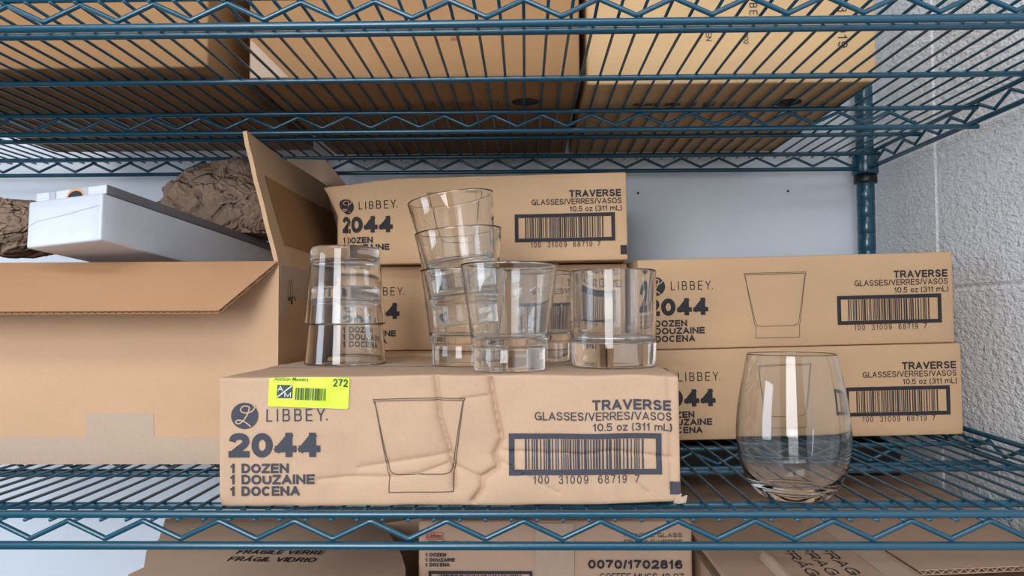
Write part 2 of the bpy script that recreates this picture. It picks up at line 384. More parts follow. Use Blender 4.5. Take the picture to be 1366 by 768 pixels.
# block wall: separate courses with recessed, softened joints
rw = MB()
JY, JZ, BL, BH = 0.467, 0.1847, 0.406, 0.203
for c in range(-5, 9):
    z0, z1 = JZ + c * BH, JZ + (c + 1) * BH
    sh = 0.0 if c in (0, 1) or c % 2 == 0 else 0.5
    for k in range(-8, 2):
        y0 = JY + (k + sh) * BL; y1 = min(y0 + BL, BACK_Y + 0.1)
        if y0 > BACK_Y: continue
        j, dep = 0.0045, 0.0028
        a = [(RIGHT_X, y0 + j, z0 + j), (RIGHT_X, y1 - j, z0 + j), (RIGHT_X, y1 - j, z1 - j), (RIGHT_X, y0 + j, z1 - j)]
        b = [(RIGHT_X + dep, y0, z0), (RIGHT_X + dep, y1, z0), (RIGHT_X + dep, y1, z1), (RIGHT_X + dep, y0, z1)]
        rw.add(a + b, [[0, 1, 2, 3][::-1], [4, 5, 1, 0][::-1], [5, 6, 2, 1][::-1], [6, 7, 3, 2][::-1], [7, 4, 0, 3][::-1]])
rw.box((RIGHT_X + 0.0029, -3.0, FLOOR_Z), (RIGHT_X + 0.12, BACK_Y, 2.0))
struct('wall_right', rw, WALL_R)
w = MB(); w.box((-3.2, -3.2, FLOOR_Z - 0.05), (RIGHT_X + 0.12, BACK_Y + 0.12, FLOOR_Z)); struct('floor', w, FLOOR)

# ------------------------------------------------------------------ wire shelving unit
SX0, SX1, SY1, ZU = -0.98, 0.518, 0.58, 0.391
unit = thing('wire_shelving_unit', 'teal coated wire shelving unit with cardboard cases on its shelves', 'shelving', (0, 0, 0))
def twist(v): return (v.x, v.y, v.z + 0.066 * max(0.0, v.x - 0.05) * (v.y + 0.03))
def zig(axis, fixed, a0, a1, ztop, zbot, phase, period=0.0567):
    pts = []; a = a0 + phase; k = 0
    while a <= a1:
        z = ztop if k % 2 == 0 else zbot; s = -1 if k % 2 == 0 else 1; d = 0.0022
        for da, dz in ((-d, s * 0.0009), (-d * .4, s * 0.0002), (d * .4, s * 0.0002), (d, s * 0.0009)):
            pts.append((a + da, fixed, z + dz) if axis == 'x' else (fixed, a + da, z + dz))
        a += period / 2; k += 1
    return pts
def rodx(m, y, z, r, x0=SX0, x1=SX1, n=30): m.tube([(x0 + (x1 - x0) * i / n, y, z) for i in range(n + 1)], r, 12)
def rody(m, x, z, r, y0=0.0, y1=SY1, n=12): m.tube([(x, y0 + (y1 - y0) * i / n, z) for i in range(n + 1)], r, 12)
def wire_shelf(z, xphase, fn, zphase):
    root = bpy.data.objects.new('wire_shelf', None); COL.objects.link(root); root.parent = unit; root.location = (0, 0, z)
    def fin(m, nm):
        if fn: m.map(fn)
        return m.build(nm, TEAL, root, True)
    for y, ph in ((0.0, zphase), (SY1, zphase + 0.012)):
        m = MB(); rodx(m, y, 0.0035, 0.0029); rodx(m, y, -0.0195, 0.0031)
        m.tube(zig('x', y, SX0 + 0.01, SX1 - 0.012, -0.0014, -0.0143, ph % 0.0567), 0.0020, 10); fin(m, 'edge_truss')
    for x in (SX0, SX1):
        m = MB(); rody(m, x, 0.0035, 0.0029); rody(m, x, -0.0195, 0.0031)
        m.tube(zig('y', x, 0.01, SY1 - 0.012, -0.0014, -0.0143, 0.004), 0.0020, 10); fin(m, 'side_truss')
    m = MB(); rodx(m, 0.300, -0.0042, 0.0028); rodx(m, 0.300, -0.0262, 0.0030)
    m.tube(zig('x', 0.2995, SX0 + 0.01, SX1 - 0.055, -0.0085, -0.0212, (zphase + 0.02) % 0.0567), 0.0020, 10); fin(m, 'middle_truss')
    for y in (0.056, 0.180, 0.425, 0.540):
        m = MB(); rodx(m, y, -0.0042, 0.0029); fin(m, 'support_rod')
    m = MB(); k = math.ceil((SX0 + 0.012 - xphase) / 0.01905); rnd = random.Random(3)
    while xphase + k * 0.01905 < SX1 - 0.008:
        x = xphase + k * 0.01905; j = rnd.uniform(-.0006, .0006)
        m.tube([(x, -0.0035, 0), (x + j, 0.06, 0), (x, 0.18, 0), (x - j * .5, 0.300, 0), (x, 0.43, 0), (x, 0.586, 0)], 0.00138, 8); k += 1
    fin(m, 'wire_mat')
    for x in (SX0, SX1 + 0.0008):
        for y in (-0.004, SY1 + 0.008):
            m = MB(); m.lathe([(0.0137, 0.010), (0.0172, 0.010), (0.0182, 0.004), (0.0192, -0.024), (0.0178, -0.027), (0.0137, -0.027)], 28)
            o = m.build('corner_sleeve', TEAL, root, True); o.location = (x, y, twist(Vector((x, y, 0)))[2] if fn else 0)
            m = MB(); m.lathe([(0.0137, 0), (0.0164, 0), (0.0170, -0.012), (0.0160, -0.0135), (0.0137, -0.0135)], 28)
            c = m.build('split_clip', BLACK, o, True); c.location = (0, 0, -0.027)
    return root
wire_shelf(ZU, -0.001, None, 0.0055)
wire_shelf(0.0, 0.0073, twist, 0.0033)
wire_shelf(-0.345, 0.004, None, 0.02)
for x in (SX0, SX1 + 0.0008):
    for y in (-0.004, SY1 + 0.008):
        m = MB(); prof = [(0, 1.0), (0.011, 1.0), (0.0129, 0.998)]; z = 0.985
        while z > FLOOR_Z + 0.04:
            prof += [(0.0129, z), (0.0123, z - 0.0008), (0.0123, z - 0.0018), (0.0129, z - 0.0026)]; z -= 0.0254
        prof += [(0.0129, FLOOR_Z + 0.03), (0.017, FLOOR_Z + 0.028), (0.019, FLOOR_Z + 0.003), (0.018, FLOOR_Z), (0, FLOOR_Z)]
        m.lathe(prof, 28); o = m.build('post', TEAL, unit, True); o.location = (x, y, 0)

# ------------------------------------------------------------------ dozen-glass cases
CW, CD, CH = 0.3605, 0.262, 0.104
def case_prints(root, fn_at, cutstep=None, ink=INK, mark=True):
    """fn_at(off) gives the mapping (u, v) -> local point lying off metres proud of the front face"""
    def put(fl, nm, mat, off=0.0003, parent=root):
        if cutstep: off += 0.0003
        if cutstep: fl.cut(cutstep)
        return fl.lay(nm, fn_at(off), mat, parent)
    f = Flat(); f.disc(0.0205, 0.0728, 0.0108, n=48); logo = put(f, 'brand_emblem', ink)
    f = Flat()
    f.stroke(spline([(.0265, .0822), (.0285, .0800), (.0262, .0765), (.0222, .0752), (.0185, .0758), (.0172, .0780), (.0195, .0808), (.0240, .0800), (.0232, .0755), (.0212, .0715), (.0188, .0683), (.0160, .0664), (.0135, .0672), (.0142, .0690), (.0180, .0690), (.0222, .0668), (.0255, .0640)], 6), 0.0010)
    put(f, 'emblem_flourish', KRAFT_F, 0.0005, logo)
    f = Flat(); f.text('LIBBEY', .0378, .0680, .0838, .0102, 0.105, 0.42); f.disc(.0853, .0692, .0007, n=12); put(f, 'brand_lettering', ink)
    f = Flat(); f.text('2044', .0078, .0388, .0800, .0200, 0.27, 0.06); put(f, 'item_number', ink)
    f = Flat()
    for s, x1, v in (('DOZEN', .0553, .0262), ('DOUZAINE', .0755, .0175), ('DOCENA', .0640, .0085)):
        f.text('1', .0092, v, .0130, .0076, 0.24); f.text(s, .0180, v, x1, .0076, 0.24)
    put(f, 'quantity_lettering', ink)
    f = Flat(); a = 0.0006
    o = [(.1217, .0853), (.1235, .0800), (.1325, .0270), (.1338, .0240), (.1338, .0105), (.1838, .0105), (.1838, .0240), (.1850, .0290), (.1920, .0800), (.1934, .0853), (.1217, .0853)]
    for p, q in zip(o[:-1], o[1:]): f.stroke([p, q], a)
    f.stroke(spline([(.1232, .0838), (.1262, .0670), (.1330, .0330), (.1352, .0262), (.1400, .0240)], 5), a)
    f.stroke([(.1400, .0240), (.1770, .0240)], a)
    f.stroke(spline([(.1770, .0240), (.1818, .0262), (.1838, .0330), (.1893, .0670), (.1922, .0838)], 5), a); f.stroke([(.1232, .0838), (.1922, .0838)], a)
    put(f, 'glass_drawing', LINE)
    f = Flat(); f.text('TRAVERSE', .2928, .0755, .3540, .0086, 0.22); f.text('GLASSES/VERRES/VASOS', .2480, .0672, .3543, .0068, 0.145)
    f.text('10.5 oz (311 mL)', .2930, .0586, .3543, .0064, 0.15); put(f, 'product_lettering', ink)
    f = Flat(); f.frame(.2275, .0232, .3462, .0566, .0044); f.barcode(.2400, .0278, .3335, .0520, 5, 40); put(f, 'barcode', ink)
    f = Flat(); f.text('100', .2465, .0166, .2585, .0064, 0.11, 0.32); f.text('31009', .2660, .0166, .2890, .0064, 0.11, 0.32); f.text('68719', .2965, .0166, .3190, .0064, 0.11, 0.32); f.text('7', .3250, .0166, .3288, .0064, 0.11, 0.32)
    put(f, 'barcode_digits', ink)
    if mark:
        f = Flat(); f.rect(.3520, .0065, .3597, .0175); put(f, 'registration_mark', ink)
def flat_at(off): return lambda u, v: (u, -off, v)

def case(name, label, loc, rot, warp=None, mat=KRAFT, res=(30, 12, 8), mark=True, ink=INK, group='cases of a dozen glasses on the middle shelf'):
    root = thing(name, label, 'cardboard box', loc, rot, group)
    vs, fs = rounded_box(CW, CD, CH, 0.0022, *res, warp=warp)
    mesh_obj('carton_body', vs, fs, mat, root, True)
    if warp: case_prints(root, lambda off: (lambda u, v: Vector(warp(Vector((u, 0, v)))) + Vector((0, -off, 0))), 0.002, ink, mark)
    else: case_prints(root, flat_at, None, ink, mark)
    # tape over the closing seam on top
    m = MB()
    def tp(x, y): 
        q = Vector((x, y, CH + 0.0003)); return Vector(warp(q)) if warp else q
    n = 24
    for i in range(n):
        x0, x1 = CW * i / n, CW * (i + 1) / n
        m.add([tp(x0, CD / 2 - .024), tp(x1, CD / 2 - .024), tp(x1, CD / 2 + .024), tp(x0, CD / 2 + .024)], [[0, 1, 2, 3]])
    m.build('seam_tape', KRAFT_T, root)
    return root

def seg_d(p, a, b):
    ap = (p[0] - a[0], p[1] - a[1]); ab = (b[0] - a[0], b[1] - a[1]); L = ab[0] ** 2 + ab[1] ** 2
    t = max(0, min(1, (ap[0] * ab[0] + ap[1] * ab[1]) / L)); return sqrt((ap[0] - t * ab[0]) ** 2 + (ap[1] - t * ab[1]) ** 2)
def px(*pts): return [((x - 293) * .000588, (678 - y) * .000588) for x, y in pts]
CREASES = [(px((425, 643), (470, 640), (520, 641), (560, 637), (598, 624)), .0012, .0022),
           (px((583, 498), (589, 560), (600, 600), (606, 626), (607, 656)), .0030, .0032),
           (px((657, 506), (661, 535), (671, 590), (661, 611), (666, 628), (645, 641), (644, 656), (632, 672)), .0034, .0030),
           (px((672, 606), (780, 611), (815, 606), (892, 616)), .0012, .0020),
           (px((617, 534), (654, 529)), .0012, .0015), (px((606, 626), (640, 641)), .0016, .0025),
           (px((672, 622), (720, 650), (745, 662)), .0010, .0018), (px((480, 628), (600, 610)), .0010, .004),
           (px((892, 500), (894, 660)), .0010, .0012), (px((835, 640), (862, 664)), .0014, .0022)]
def crush(q):
    x, y, z = q.x, q.y, q.z
    fall = exp(-y / 0.02)
    d = 0.0
    for pl, a, w_ in CREASES:
        dm = min(seg_d((x, z), p, r_) for p, r_ in zip(pl[:-1], pl[1:]))
        d += 2.1 * a * exp(-dm / (w_ * 0.62)) + 0.4 * a * exp(-(dm / 0.02) ** 2)
    d += 0.0016 * noise.noise(Vector((x * 22, z * 22, 3.1))) + 0.0006 * noise.noise(Vector((x * 70, z * 70, 1.7)))
    d -= 0.0035 * exp(-((x - 0.215) / 0.035) ** 2 - ((z - 0.012) / 0.018) ** 2) - 0.002 * exp(-((x - 0.15) / 0.05) ** 2 - ((z - 0.03) / 0.02) ** 2)
    edge = min(1.0, x / 0.01, (CW - x) / 0.006) if 0 < x < CW else 0
    y2 = y + d * fall * max(0.15, edge)
    top = max(0.0, (z - 0.03) / (CH - 0.03))
    dz = -0.003 * top + top * (0.0010 * (0.25 + fall) * noise.noise(Vector((x * 16, y * 9, 7.0))) - 0.0012 * exp(-((x - 0.295 + 0.0) / 0.02) ** 2) * fall)
    dz += top * -0.0022 * exp(-((x - 0.37 * CW / .3605 * 0.97) / 0.02) ** 2) * fall
    bot = max(0.0, 1 - z / 0.02) * fall
    dz += bot * (0.0012 * max(0, noise.noise(Vector((x * 30, 2.0, 0)))) + 0.0022 * max(0, (x - 0.30) / 0.06))
    corner = exp(-(x / 0.006) ** 2) * exp(-(z / 0.006) ** 2) * fall
    return (x + 0.001 * corner, y2 + 0.002 * corner, z + dz)
front = case('glassware_case', 'worn kraft glassware case at the shelf front with green sticker, glasses standing on top', (-0.2415, 0.028, 0.0017), (radians(0.15), radians(-0.32), 0), crush, KRAFT_F, (260, 16, 88), True, INK_G)
# frayed corner at the lower right of its front
m = MB()
for k, (a, b, c) in enumerate(((0.0, .0, .0085), (.0022, -.0012, .0060), (.0042, -.0004, .0072))):
    m.prism([(CW - .006 + a, -.0012 + b, .0012), (CW - .001 + a, -.0016 + b, .0018), (CW + .0004 + a, -.0006 + b, c), (CW - .004 + a, -.0010 + b, c * .8)], (0, .0008, 0.0004))
m.build('frayed_corner', KRAFT_T, front)
# sticker on the front face, top left
st = None
def stick_map(off):
    o = Vector((0.0390, 0, 0.0805)); ang = radians(-2.6)
    def fn(a, b):
        u = o.x + a * cos(ang) - b * sin(ang); v = o.z + a * sin(ang) + b * cos(ang)
        p = Vector(crush(Vector((u, 0, min(v, CH - .0005))))); return p + Vector((0, -off, 0))
    return fn
SW, SH = 0.0634, 0.0252
f = Flat(); r = 0.0016; ol = []
for cx, cy, a0 in ((SW - r, r, -90), (SW - r, SH - r, 0), (r, SH - r, 90), (r, r, 180)):
    ol += [(cx + r * cos(radians(a0 + 18 * k)), cy + r * sin(radians(a0 + 18 * k))) for k in range(6)]
f.add(ol, [list(range(len(ol)))]); st = f.cut(0.002).lay('lot_sticker', stick_map(0.0010), GREEN, front); st['label'] = 'fluorescent yellow-green lot sticker reading 272'
f = Flat(); f.btext('Auction Masters', .0040, .0212, .0312, .0030, 0.01, 'A'); f.text('272', .0506, .0178, .0622, .0064, 0.17); f.barcode(.0216, .0060, .0455, .0160, 11, 24); f.cut(.002).lay('sticker_print', stick_map(0.0014), GREEN_INK, st)
f = Flat(); f.rect(.0068, .0070, .0192, .0178); f.cut(.002).lay('sticker_emblem', stick_map(0.0014), GREEN_INK, st)
f = Flat(); f.stroke([(.0072, .0078), (.0188, .0174)], .0010); f.text('A', .0074, .0127, .0116, .0042, 0.16); f.text('M', .0130, .0080, .0182, .0040, 0.15); f.cut(.002).lay('emblem_letters', stick_map(0.0017), WHITE_INK, st)

# right-hand stack (lower one is the pattern for the plain copies)
r_low = case('glassware_case', 'bottom kraft glassware case of the pair against the block wall, behind the stemless glass', (0.1375, 0.31, 0.0058), (radians(1.75), radians(-1.2), 0), None, KRAFT, mark=False)
copy_thing(r_low, 'upper kraft glassware case of the pair against the block wall, glass drawing fully visible', (0.1305, 0.31, 0.1104), (radians(1.75), radians(-1.22), 0))
copy_thing(r_low, 'middle kraft glassware case of the stack behind the drinking glasses', (-0.2360, 0.362, 0.1082), (radians(.4), radians(-.3), 0))
copy_thing(r_low, 'lowest kraft glassware case hidden behind the stickered front case', (-0.2320, 0.305, 0.0030), (radians(.4), radians(-.32), 0))
def crumple(q):
    x, y, z = q.x, q.y, q.z; fall = exp(-y / 0.03); e = max(0.0, 1 - x / 0.085)
    d = 0.004 * e * noise.noise(Vector((x * 60, z * 18, 2.2))) + 0.0014 * noise.noise(Vector((x * 20, z * 20, 5)))
    for pl, a, w_ in ((((.022, .10), (.020, .0)), .005, .004), (((.074, .104), (.068, .06), (.072, .0)), .0025, .002), (((.05, .104), (.053, .07)), .002, .002), (((.20, .104), (.21, .0)), .001, .003)):
        d += a * exp(-min(seg_d((x, z), p, r_) for p, r_ in zip(pl[:-1], pl[1:])) / w_)
    t = max(0.0, (z - .06) / .044)
    dz = -t * 0.008 * e + t * e * 0.003 * noise.noise(Vector((x * 90, y * 40, 1))) + 0.004 * t * exp(-(x / .012) ** 2) * noise.noise(Vector((y * 50, z * 50, 9)))
    dx = 0.012 * exp(-(x / 0.02) ** 2) * (1 - t) * fall - 0.006 * t * exp(-(x / 0.02) ** 2)
    return (x + dx, (y + d * fall) * 0.82, z + dz)
case('glassware_case', 'top kraft glassware case of the middle stack with a crumpled left end', (-0.2400, 0.344, 0.2128), (radians(.4), radians(-0.50), radians(-3.4)), crumple, KRAFT, (90, 16, 30), True, INK)

# ------------------------------------------------------------------ drinking glasses
def revolve(name, prof, seg=96):
    m = MB(); m.lathe(prof, seg); me = bpy.data.meshes.new(name); me.from_pydata([tuple(v) for v in m.v], [], m.f); me.update()
    bm = bmesh.new(); bm.from_mesh(me); bmesh.ops.recalc_face_normals(bm, faces=bm.faces); bm.to_mesh(me); bm.free()
    me.materials.append(GLASS); me.polygons.foreach_set('use_smooth', [True] * len(me.polygons)); return me
def sp2(pts, n=5): return [(max(p[0], 0.0), p[1]) for p in spline([(a, b, 0) for a, b in pts], n)]
# flared rocks glass with a thick foot
TR = [(0, 0.0012), (0.022, 0.0010)] + sp2([(0.0270, 0.0002), (0.0290, 0.0), (0.0300, 0.0008), (0.0303, 0.0025)], 3) + [(0.0303, 0.010)] + \
     sp2([(0.0303, 0.0180), (0.0304, 0.0200), (0.0311, 0.0212), (0.0319, 0.0228), (0.0325, 0.0270), (0.0345, 0.0420), (0.0390, 0.0750), (0.0413, 0.0925)], 5) + \
     sp2([(0.0415, 0.0937), (0.0408, 0.0942), (0.0400, 0.0936)], 4) + sp2([(0.0397, 0.0920), (0.0374, 0.0750), (0.0332, 0.0440), (0.0322, 0.0360), (0.0317, 0.0322), (0.0306, 0.0297), (0.0270, 0.0288), (0.0120, 0.0285)], 6) + [(0, 0.0284)]
ST = [(0, 0.0014), (0.026, 0.0012)] + sp2([(0.0335, 0.0002), (0.0355, 0.0004), (0.0368, 0.0018), (0.0373, 0.0045)], 4) + [(0.0376, 0.020), (0.0380, 0.050), (0.0382, 0.086)] + \
     sp2([(0.0381, 0.0876), (0.0375, 0.0881), (0.0369, 0.0876)], 4) + [(0.0367, 0.086), (0.0362, 0.050)] + sp2([(0.0356, 0.0300), (0.0348, 0.0250), (0.0320, 0.0222), (0.0260, 0.0210), (0.0120, 0.0204)], 6) + [(0, 0.0203)]
IV = [(0, 0.0012), (0.020, 0.0010)] + sp2([(0.0290, 0.0001), (0.0312, 0.0004), (0.0328, 0.0018), (0.0334, 0.0042)], 4) + [(0.0340, 0.014), (0.0362, 0.042), (0.0392, 0.0770)] + \
     sp2([(0.0393, 0.0780), (0.0387, 0.0786), (0.0380, 0.0780)], 4) + [(0.0378, 0.0765), (0.0346, 0.042)] + sp2([(0.0322, 0.0200), (0.0312, 0.0160), (0.0280, 0.0136), (0.0200, 0.0122), (0.0100, 0.0117)], 6) + [(0, 0.0116)]
WN = [(0, 0.0020), (0.014, 0.0014)] + sp2([(0.0230, 0.0002), (0.0265, 0.0006), (0.0330, 0.0050), (0.0398, 0.0150), (0.0446, 0.0280), (0.0472, 0.0430), (0.0474, 0.0560), (0.0457, 0.0740), (0.0424, 0.0930), (0.0388, 0.1100), (0.0374, 0.1160)], 7) + \
     sp2([(0.0373, 0.1166), (0.0367, 0.1169), (0.0361, 0.1166)], 3) + sp2([(0.0361, 0.1158), (0.0375, 0.1100), (0.0411, 0.0930), (0.0444, 0.0740), (0.0460, 0.0560), (0.0457, 0.0430), (0.0430, 0.0290), (0.0380, 0.0175), (0.0300, 0.0095), (0.0200, 0.0066), (0.0090, 0.0058)], 7) + [(0, 0.0056)]
me_tr, me_st, me_iv, me_wn = (revolve(n, p) for n, p in (('rocks_glass', TR), ('tumbler', ST), ('juice_glass', IV), ('wine_glass', WN)))
def glass(name, me, loc, label, rot=(0, 0, 0), group='drinking glasses on the front case', cat='glass'):
    o = bpy.data.objects.new(name, me); COL.objects.link(o); o.location = loc; o.rotation_euler = rot; return tag(o, label, cat, group)
def ZT(x, y): return 0.0017 + 0.101 + 0.0007 + (x + 0.2415) * 0.0056 + (y - 0.028) * 0.0026
def stand(nm, me, x, y, dz, label, rot=(0, 0, 0)): return glass(nm, me, (x, y, ZT(x, y) + dz), label, rot)
for x, y, dz, dx, tilt, lb in ((-0.0145, 0.074, 0, 0, 0, 'flared thick-footed rocks glass standing alone at the front centre of the case top'),
                        (-0.0590, 0.150, 0, 0, 0, 'bottom upright glass of the leaning stack of three rocks glasses'),
                        (-0.0590, 0.150, 0.0376, 0.0020, -5.0, 'middle glass in the leaning stack of three rocks glasses'),
                        (-0.0590, 0.150, 0.0699, 0.0010, -9.0, 'topmost glass of the leaning stack of three rocks glasses, rim tilted'),
                        (0.0140, 0.202, 0, 0, 0, 'flared rocks glass half hidden behind the straight-sided tumbler')):
    stand('rocks_glass', me_tr, x + dx, y, dz, lb, (0, radians(tilt), 0)).scale = (1, 1, 0.945)
stand('tumbler', me_st, 0.0775, 0.112, 0, 'straight-sided thick-bottomed tumbler at the right end of the case top').scale = (1, 1, 0.965)
stand('juice_glass', me_iv, -0.1780, 0.176, 0.0760, 'lower upside-down glass of the inverted pair beside the sticker', (pi, 0, 0)).scale = (1, 1, .965)
stand('juice_glass', me_iv, -0.1785, 0.176, 0.0760 + 0.0385, 'upper upside-down glass stacked on the other inverted glass', (pi, 0, 0)).scale = (1, 1, .965)
wg = glass('stemless_wine_glass', me_wn, (0.2160, 0.058, 0.0034), 'large stemless wine glass standing on the wire shelf at right', (0, 0, 0), None, 'wine glass')
wg.scale = (0.935, 0.935, 0.985)

# ------------------------------------------------------------------ large open carton with its contents
TH = 0.0042
oc = thing('open_carton', 'large open kraft carton at left with its flaps folded out', 'cardboard box', (0, 0, 0))
X0, X1, Y0, Y1, Z0, Z1 = -0.80, -0.2527, 0.200, 0.505, 0.0016, 0.2040
m = MB(); m.box((X0, Y0, Z0), (X1, Y0 + TH, Z1)); m.build('front_panel', KRAFT_O, oc)
m = MB(); m.box((X1 - TH, Y0 + TH, Z0), (X1, Y1, Z1)); m.build('side_panel', KRAFT, oc)
m = MB(); m.box((X0, Y0 + TH, Z0), (X0 + TH, Y1, Z1)); m.build('side_panel', KRAFT, oc)
m = MB(); m.box((X0 + TH, Y1 - TH, Z0), (X1 - TH, Y1, Z1)); m.build('back_panel', KRAFT, oc)
m = MB(); m.box((X0 + TH, Y0 + TH, Z0), (X1 - TH, Y1 - TH, Z0 + TH)); m.build('bottom_panel', KRAFT, oc)
# front flap: two liners with a fluted core, folded out and down
m = MB()
hinge, tip = Vector((0, Y0, Z1)), Vector((0, 0.143, 0.1535)); dv = (tip - hinge); L = dv.length; dv.normalize(); nv = Vector((0, -dv.z, dv.y)) * -1
if nv.z < 0: nv = -nv
cutw = 0.037
def F(s, t, h): return Vector((s, 0, 0)) + hinge + dv * t + nv * h
outline = [(X0, 0), (X1, 0), (X1 - cutw, L), (X0, L)]
lin_t = 0.0006
m.prism([F(s, t, 0.0) for s, t in outline], nv * lin_t); m.prism([F(s, t, TH - lin_t) for s, t in outline], nv * lin_t)
n = 640; vs = []; fs = []
for i in range(n + 1):
    s_ = X0 + (X1 - 0.001 - X0) * i / n; tm = L - .0003 if s_ < X1 - cutw else max(L * (X1 - s_) / cutw - .0004, 0)
    h = TH / 2 + (TH / 2 - lin_t - .0002) * sin(2 * pi * s_ / 0.0066)
    vs += [F(s_, 0, h - .0004), F(s_, tm, h - .0004), F(s_, tm, h + .0004), F(s_, 0, h + .0004)]
for i in range(n):
    for k in range(4): fs.append([4 * i + k, 4 * i + (k + 1) % 4, 4 * i + 4 + (k + 1) % 4, 4 * i + 4 + k])
m.add(vs, fs); o = m.build('flap', cardboard('kraft_inner_liner', (180, 137, 101)), oc); o['label'] = 'front flap folded down with a fluted edge'
# right flap standing up, leaning inward, ragged front edge
m = MB()
base_a, base_b = Vector((X1, Y0, Z1)), Vector((X1, Y1, Z1))
rag = [(0, 0), (.018, .0012), (.04, -.0008), (.066, .001), (.09, -.001), (.112, .0012), (.128, 0), (.1435, .0035)]
ed = Vector((-0.036, 0, 0.1400)).normalized()
front_edge = [base_a + ed * a + Vector((0, b, 0)) for a, b in rag]
top_back = [Vector((-0.2885, 0.30, 0.3385)), Vector((-0.2885, 0.40, 0.3405)), Vector((-0.288, Y1, 0.3410))]
poly = [base_b, base_a] + front_edge[1:] + top_back
m.prism(poly, Vector((-TH, 0, -0.001))); o = m.build('flap', KRAFT, oc); o['label'] = 'end flap standing upright, browner where tape was torn off'
patch = [(0.035, 0.024), (0.305, 0.024), (0.305, 0.100), (0.150, 0.098), (0.026, 0.100)]
m = MB(); m.prism([base_a + Vector((0, a, 0)) + ed * b + Vector((0.0004, 0, 0)) for a, b in patch], Vector((0.0003, 0, 0)))
m.build('torn_liner_patch', cardboard('torn_brown_liner', (156, 116, 76)), o)
m = MB(); m.prism([Vector((X0, Y1, Z1)), Vector((X1, Y1, Z1)), Vector((-0.2620, Y1 + .002, 0.335)), Vector((-0.293, Y1 + .003, 0.376)), Vector((-0.36, Y1 + .003, 0.379)), Vector((-0.50, Y1 + .012, 0.355)), Vector((X0, Y1 + .03, 0.33))], Vector((0, TH, 0)))
# rear flap only stands at the right end, the rest is bent back below the contents
m = MB(); m.prism([Vector((-0.345, Y1, Z1)), Vector((X1, Y1, Z1)), Vector((-0.2560, Y1 + .002, 0.338)), Vector((-0.289, Y1 + .003, 0.377)), Vector((-0.345, Y1 + .003, 0.379))], Vector((0, TH, 0)))
m.build('flap', KRAFT_D, oc)
# paper tape along the bottom of the front, with a tab
m = MB(); e = Y0 - 0.0004
m.prism([(X0, e, Z0), (X1, e, Z0), (X1, e, .0275), (-.3785, e, .0290), (-.3800, e, .0525), (-.4495, e, .0530), (-.4480, e, .0290), (-.528, e, .0290), (-.58, e, .018), (X0, e, .018)], (0, 0.0003, 0)); m.build('paper_tape', KRAFT_T, oc)
m = MB(); e = X1 + 0.0004; q = spline([(e, .232, .190), (e, .228, .178), (e, .231, .168), (e, .236, .172), (e, .236, .186), (e, .240, .190), (e, .243, .176), (e, .243, .164), (e, .238, .170), (e, .250, .172), (e, .254, .168)], 5)
m.tube(q, 0.0005, 6); m.build('pen_scribble', INK, oc)
m = MB(); e = X1 + 0.0003; m.prism([(e, .204, .204), (e, .30, .204), (e, .30, .172), (e, .226, .172), (e, .226, .150), (e, .204, .150)], (0.0003, 0, 0)); m.build('paper_tape', KRAFT_T, oc)

# white retail box lying in the carton, front end raised
ax = Vector((0.065, 0.28, -0.030)).normalized(); ex = Vector((0.0866, 0, 0.0035)); ex = (ex - ax * ex.dot(ax)).normalized(); ez = ex.cross(ax)
wb = thing('retail_box', 'long white shrink-wrapped retail box with grey lid sticking out of the open carton', 'box')
wb.matrix_world = Matrix(((ex.x, ax.x, ez.x, -0.4880), (ex.y, ax.y, ez.y, 0.160), (ex.z, ax.z, ez.z, 0.2180), (0, 0, 0, 1)))
vs, fs = rounded_box(0.0868, 0.325, 0.0470, 0.0025, 8, 16, 6); mesh_obj('box_body', vs, fs, WHITE_BOX, wb, True)
vs, fs = rounded_box(0.0835, 0.318, 0.0095, 0.0010, 8, 16, 2); lid = mesh_obj('box_lid', vs, fs, GREY_BOX, wb, True); lid.location = (0.0030, 0.006, 0.0472); lid['label'] = 'grey printed lid'
def lidf(off): return lambda u, v: (u, -off, v)
for a, b, mt_ in ((.0005, .0160, WHITE_INK), (.0165, .0235, GREY_LT), (.0240, .0400, WHITE_INK), (.0402, .0612, GREY_LT), (.0615, .0830, WHITE_INK)):
    f = Flat(); f.rect(a, .0005, b, .0090); f.lay('lid_print', lidf(.0003), mt_, lid)
f = Flat(); f.add([(.0425 + .0105 * (1 + cos(pi - pi * k / 20)) - .0105 * 0 - .006, .0006 + .0084 * sin(pi * k / 20)) for k in range(21)], [list(range(20, -1, -1))]); f.lay('lid_print', lidf(.0005), ORANGE, lid)
f = Flat(); f.add([(.0470 - .0085 * cos(pi * k / 20), .0006 + .0062 * sin(pi * k / 20)) for k in range(21)], [list(range(20, -1, -1))]); f.lay('lid_print', lidf(.0007), HOLE, lid)
f = Flat(); f.stroke([(.003, .022), (.012, .026), (.04, .0285), (.0845, .0345)], .0004); f.lay('wrap_seam', lidf(.0004), GREY_LT, wb)

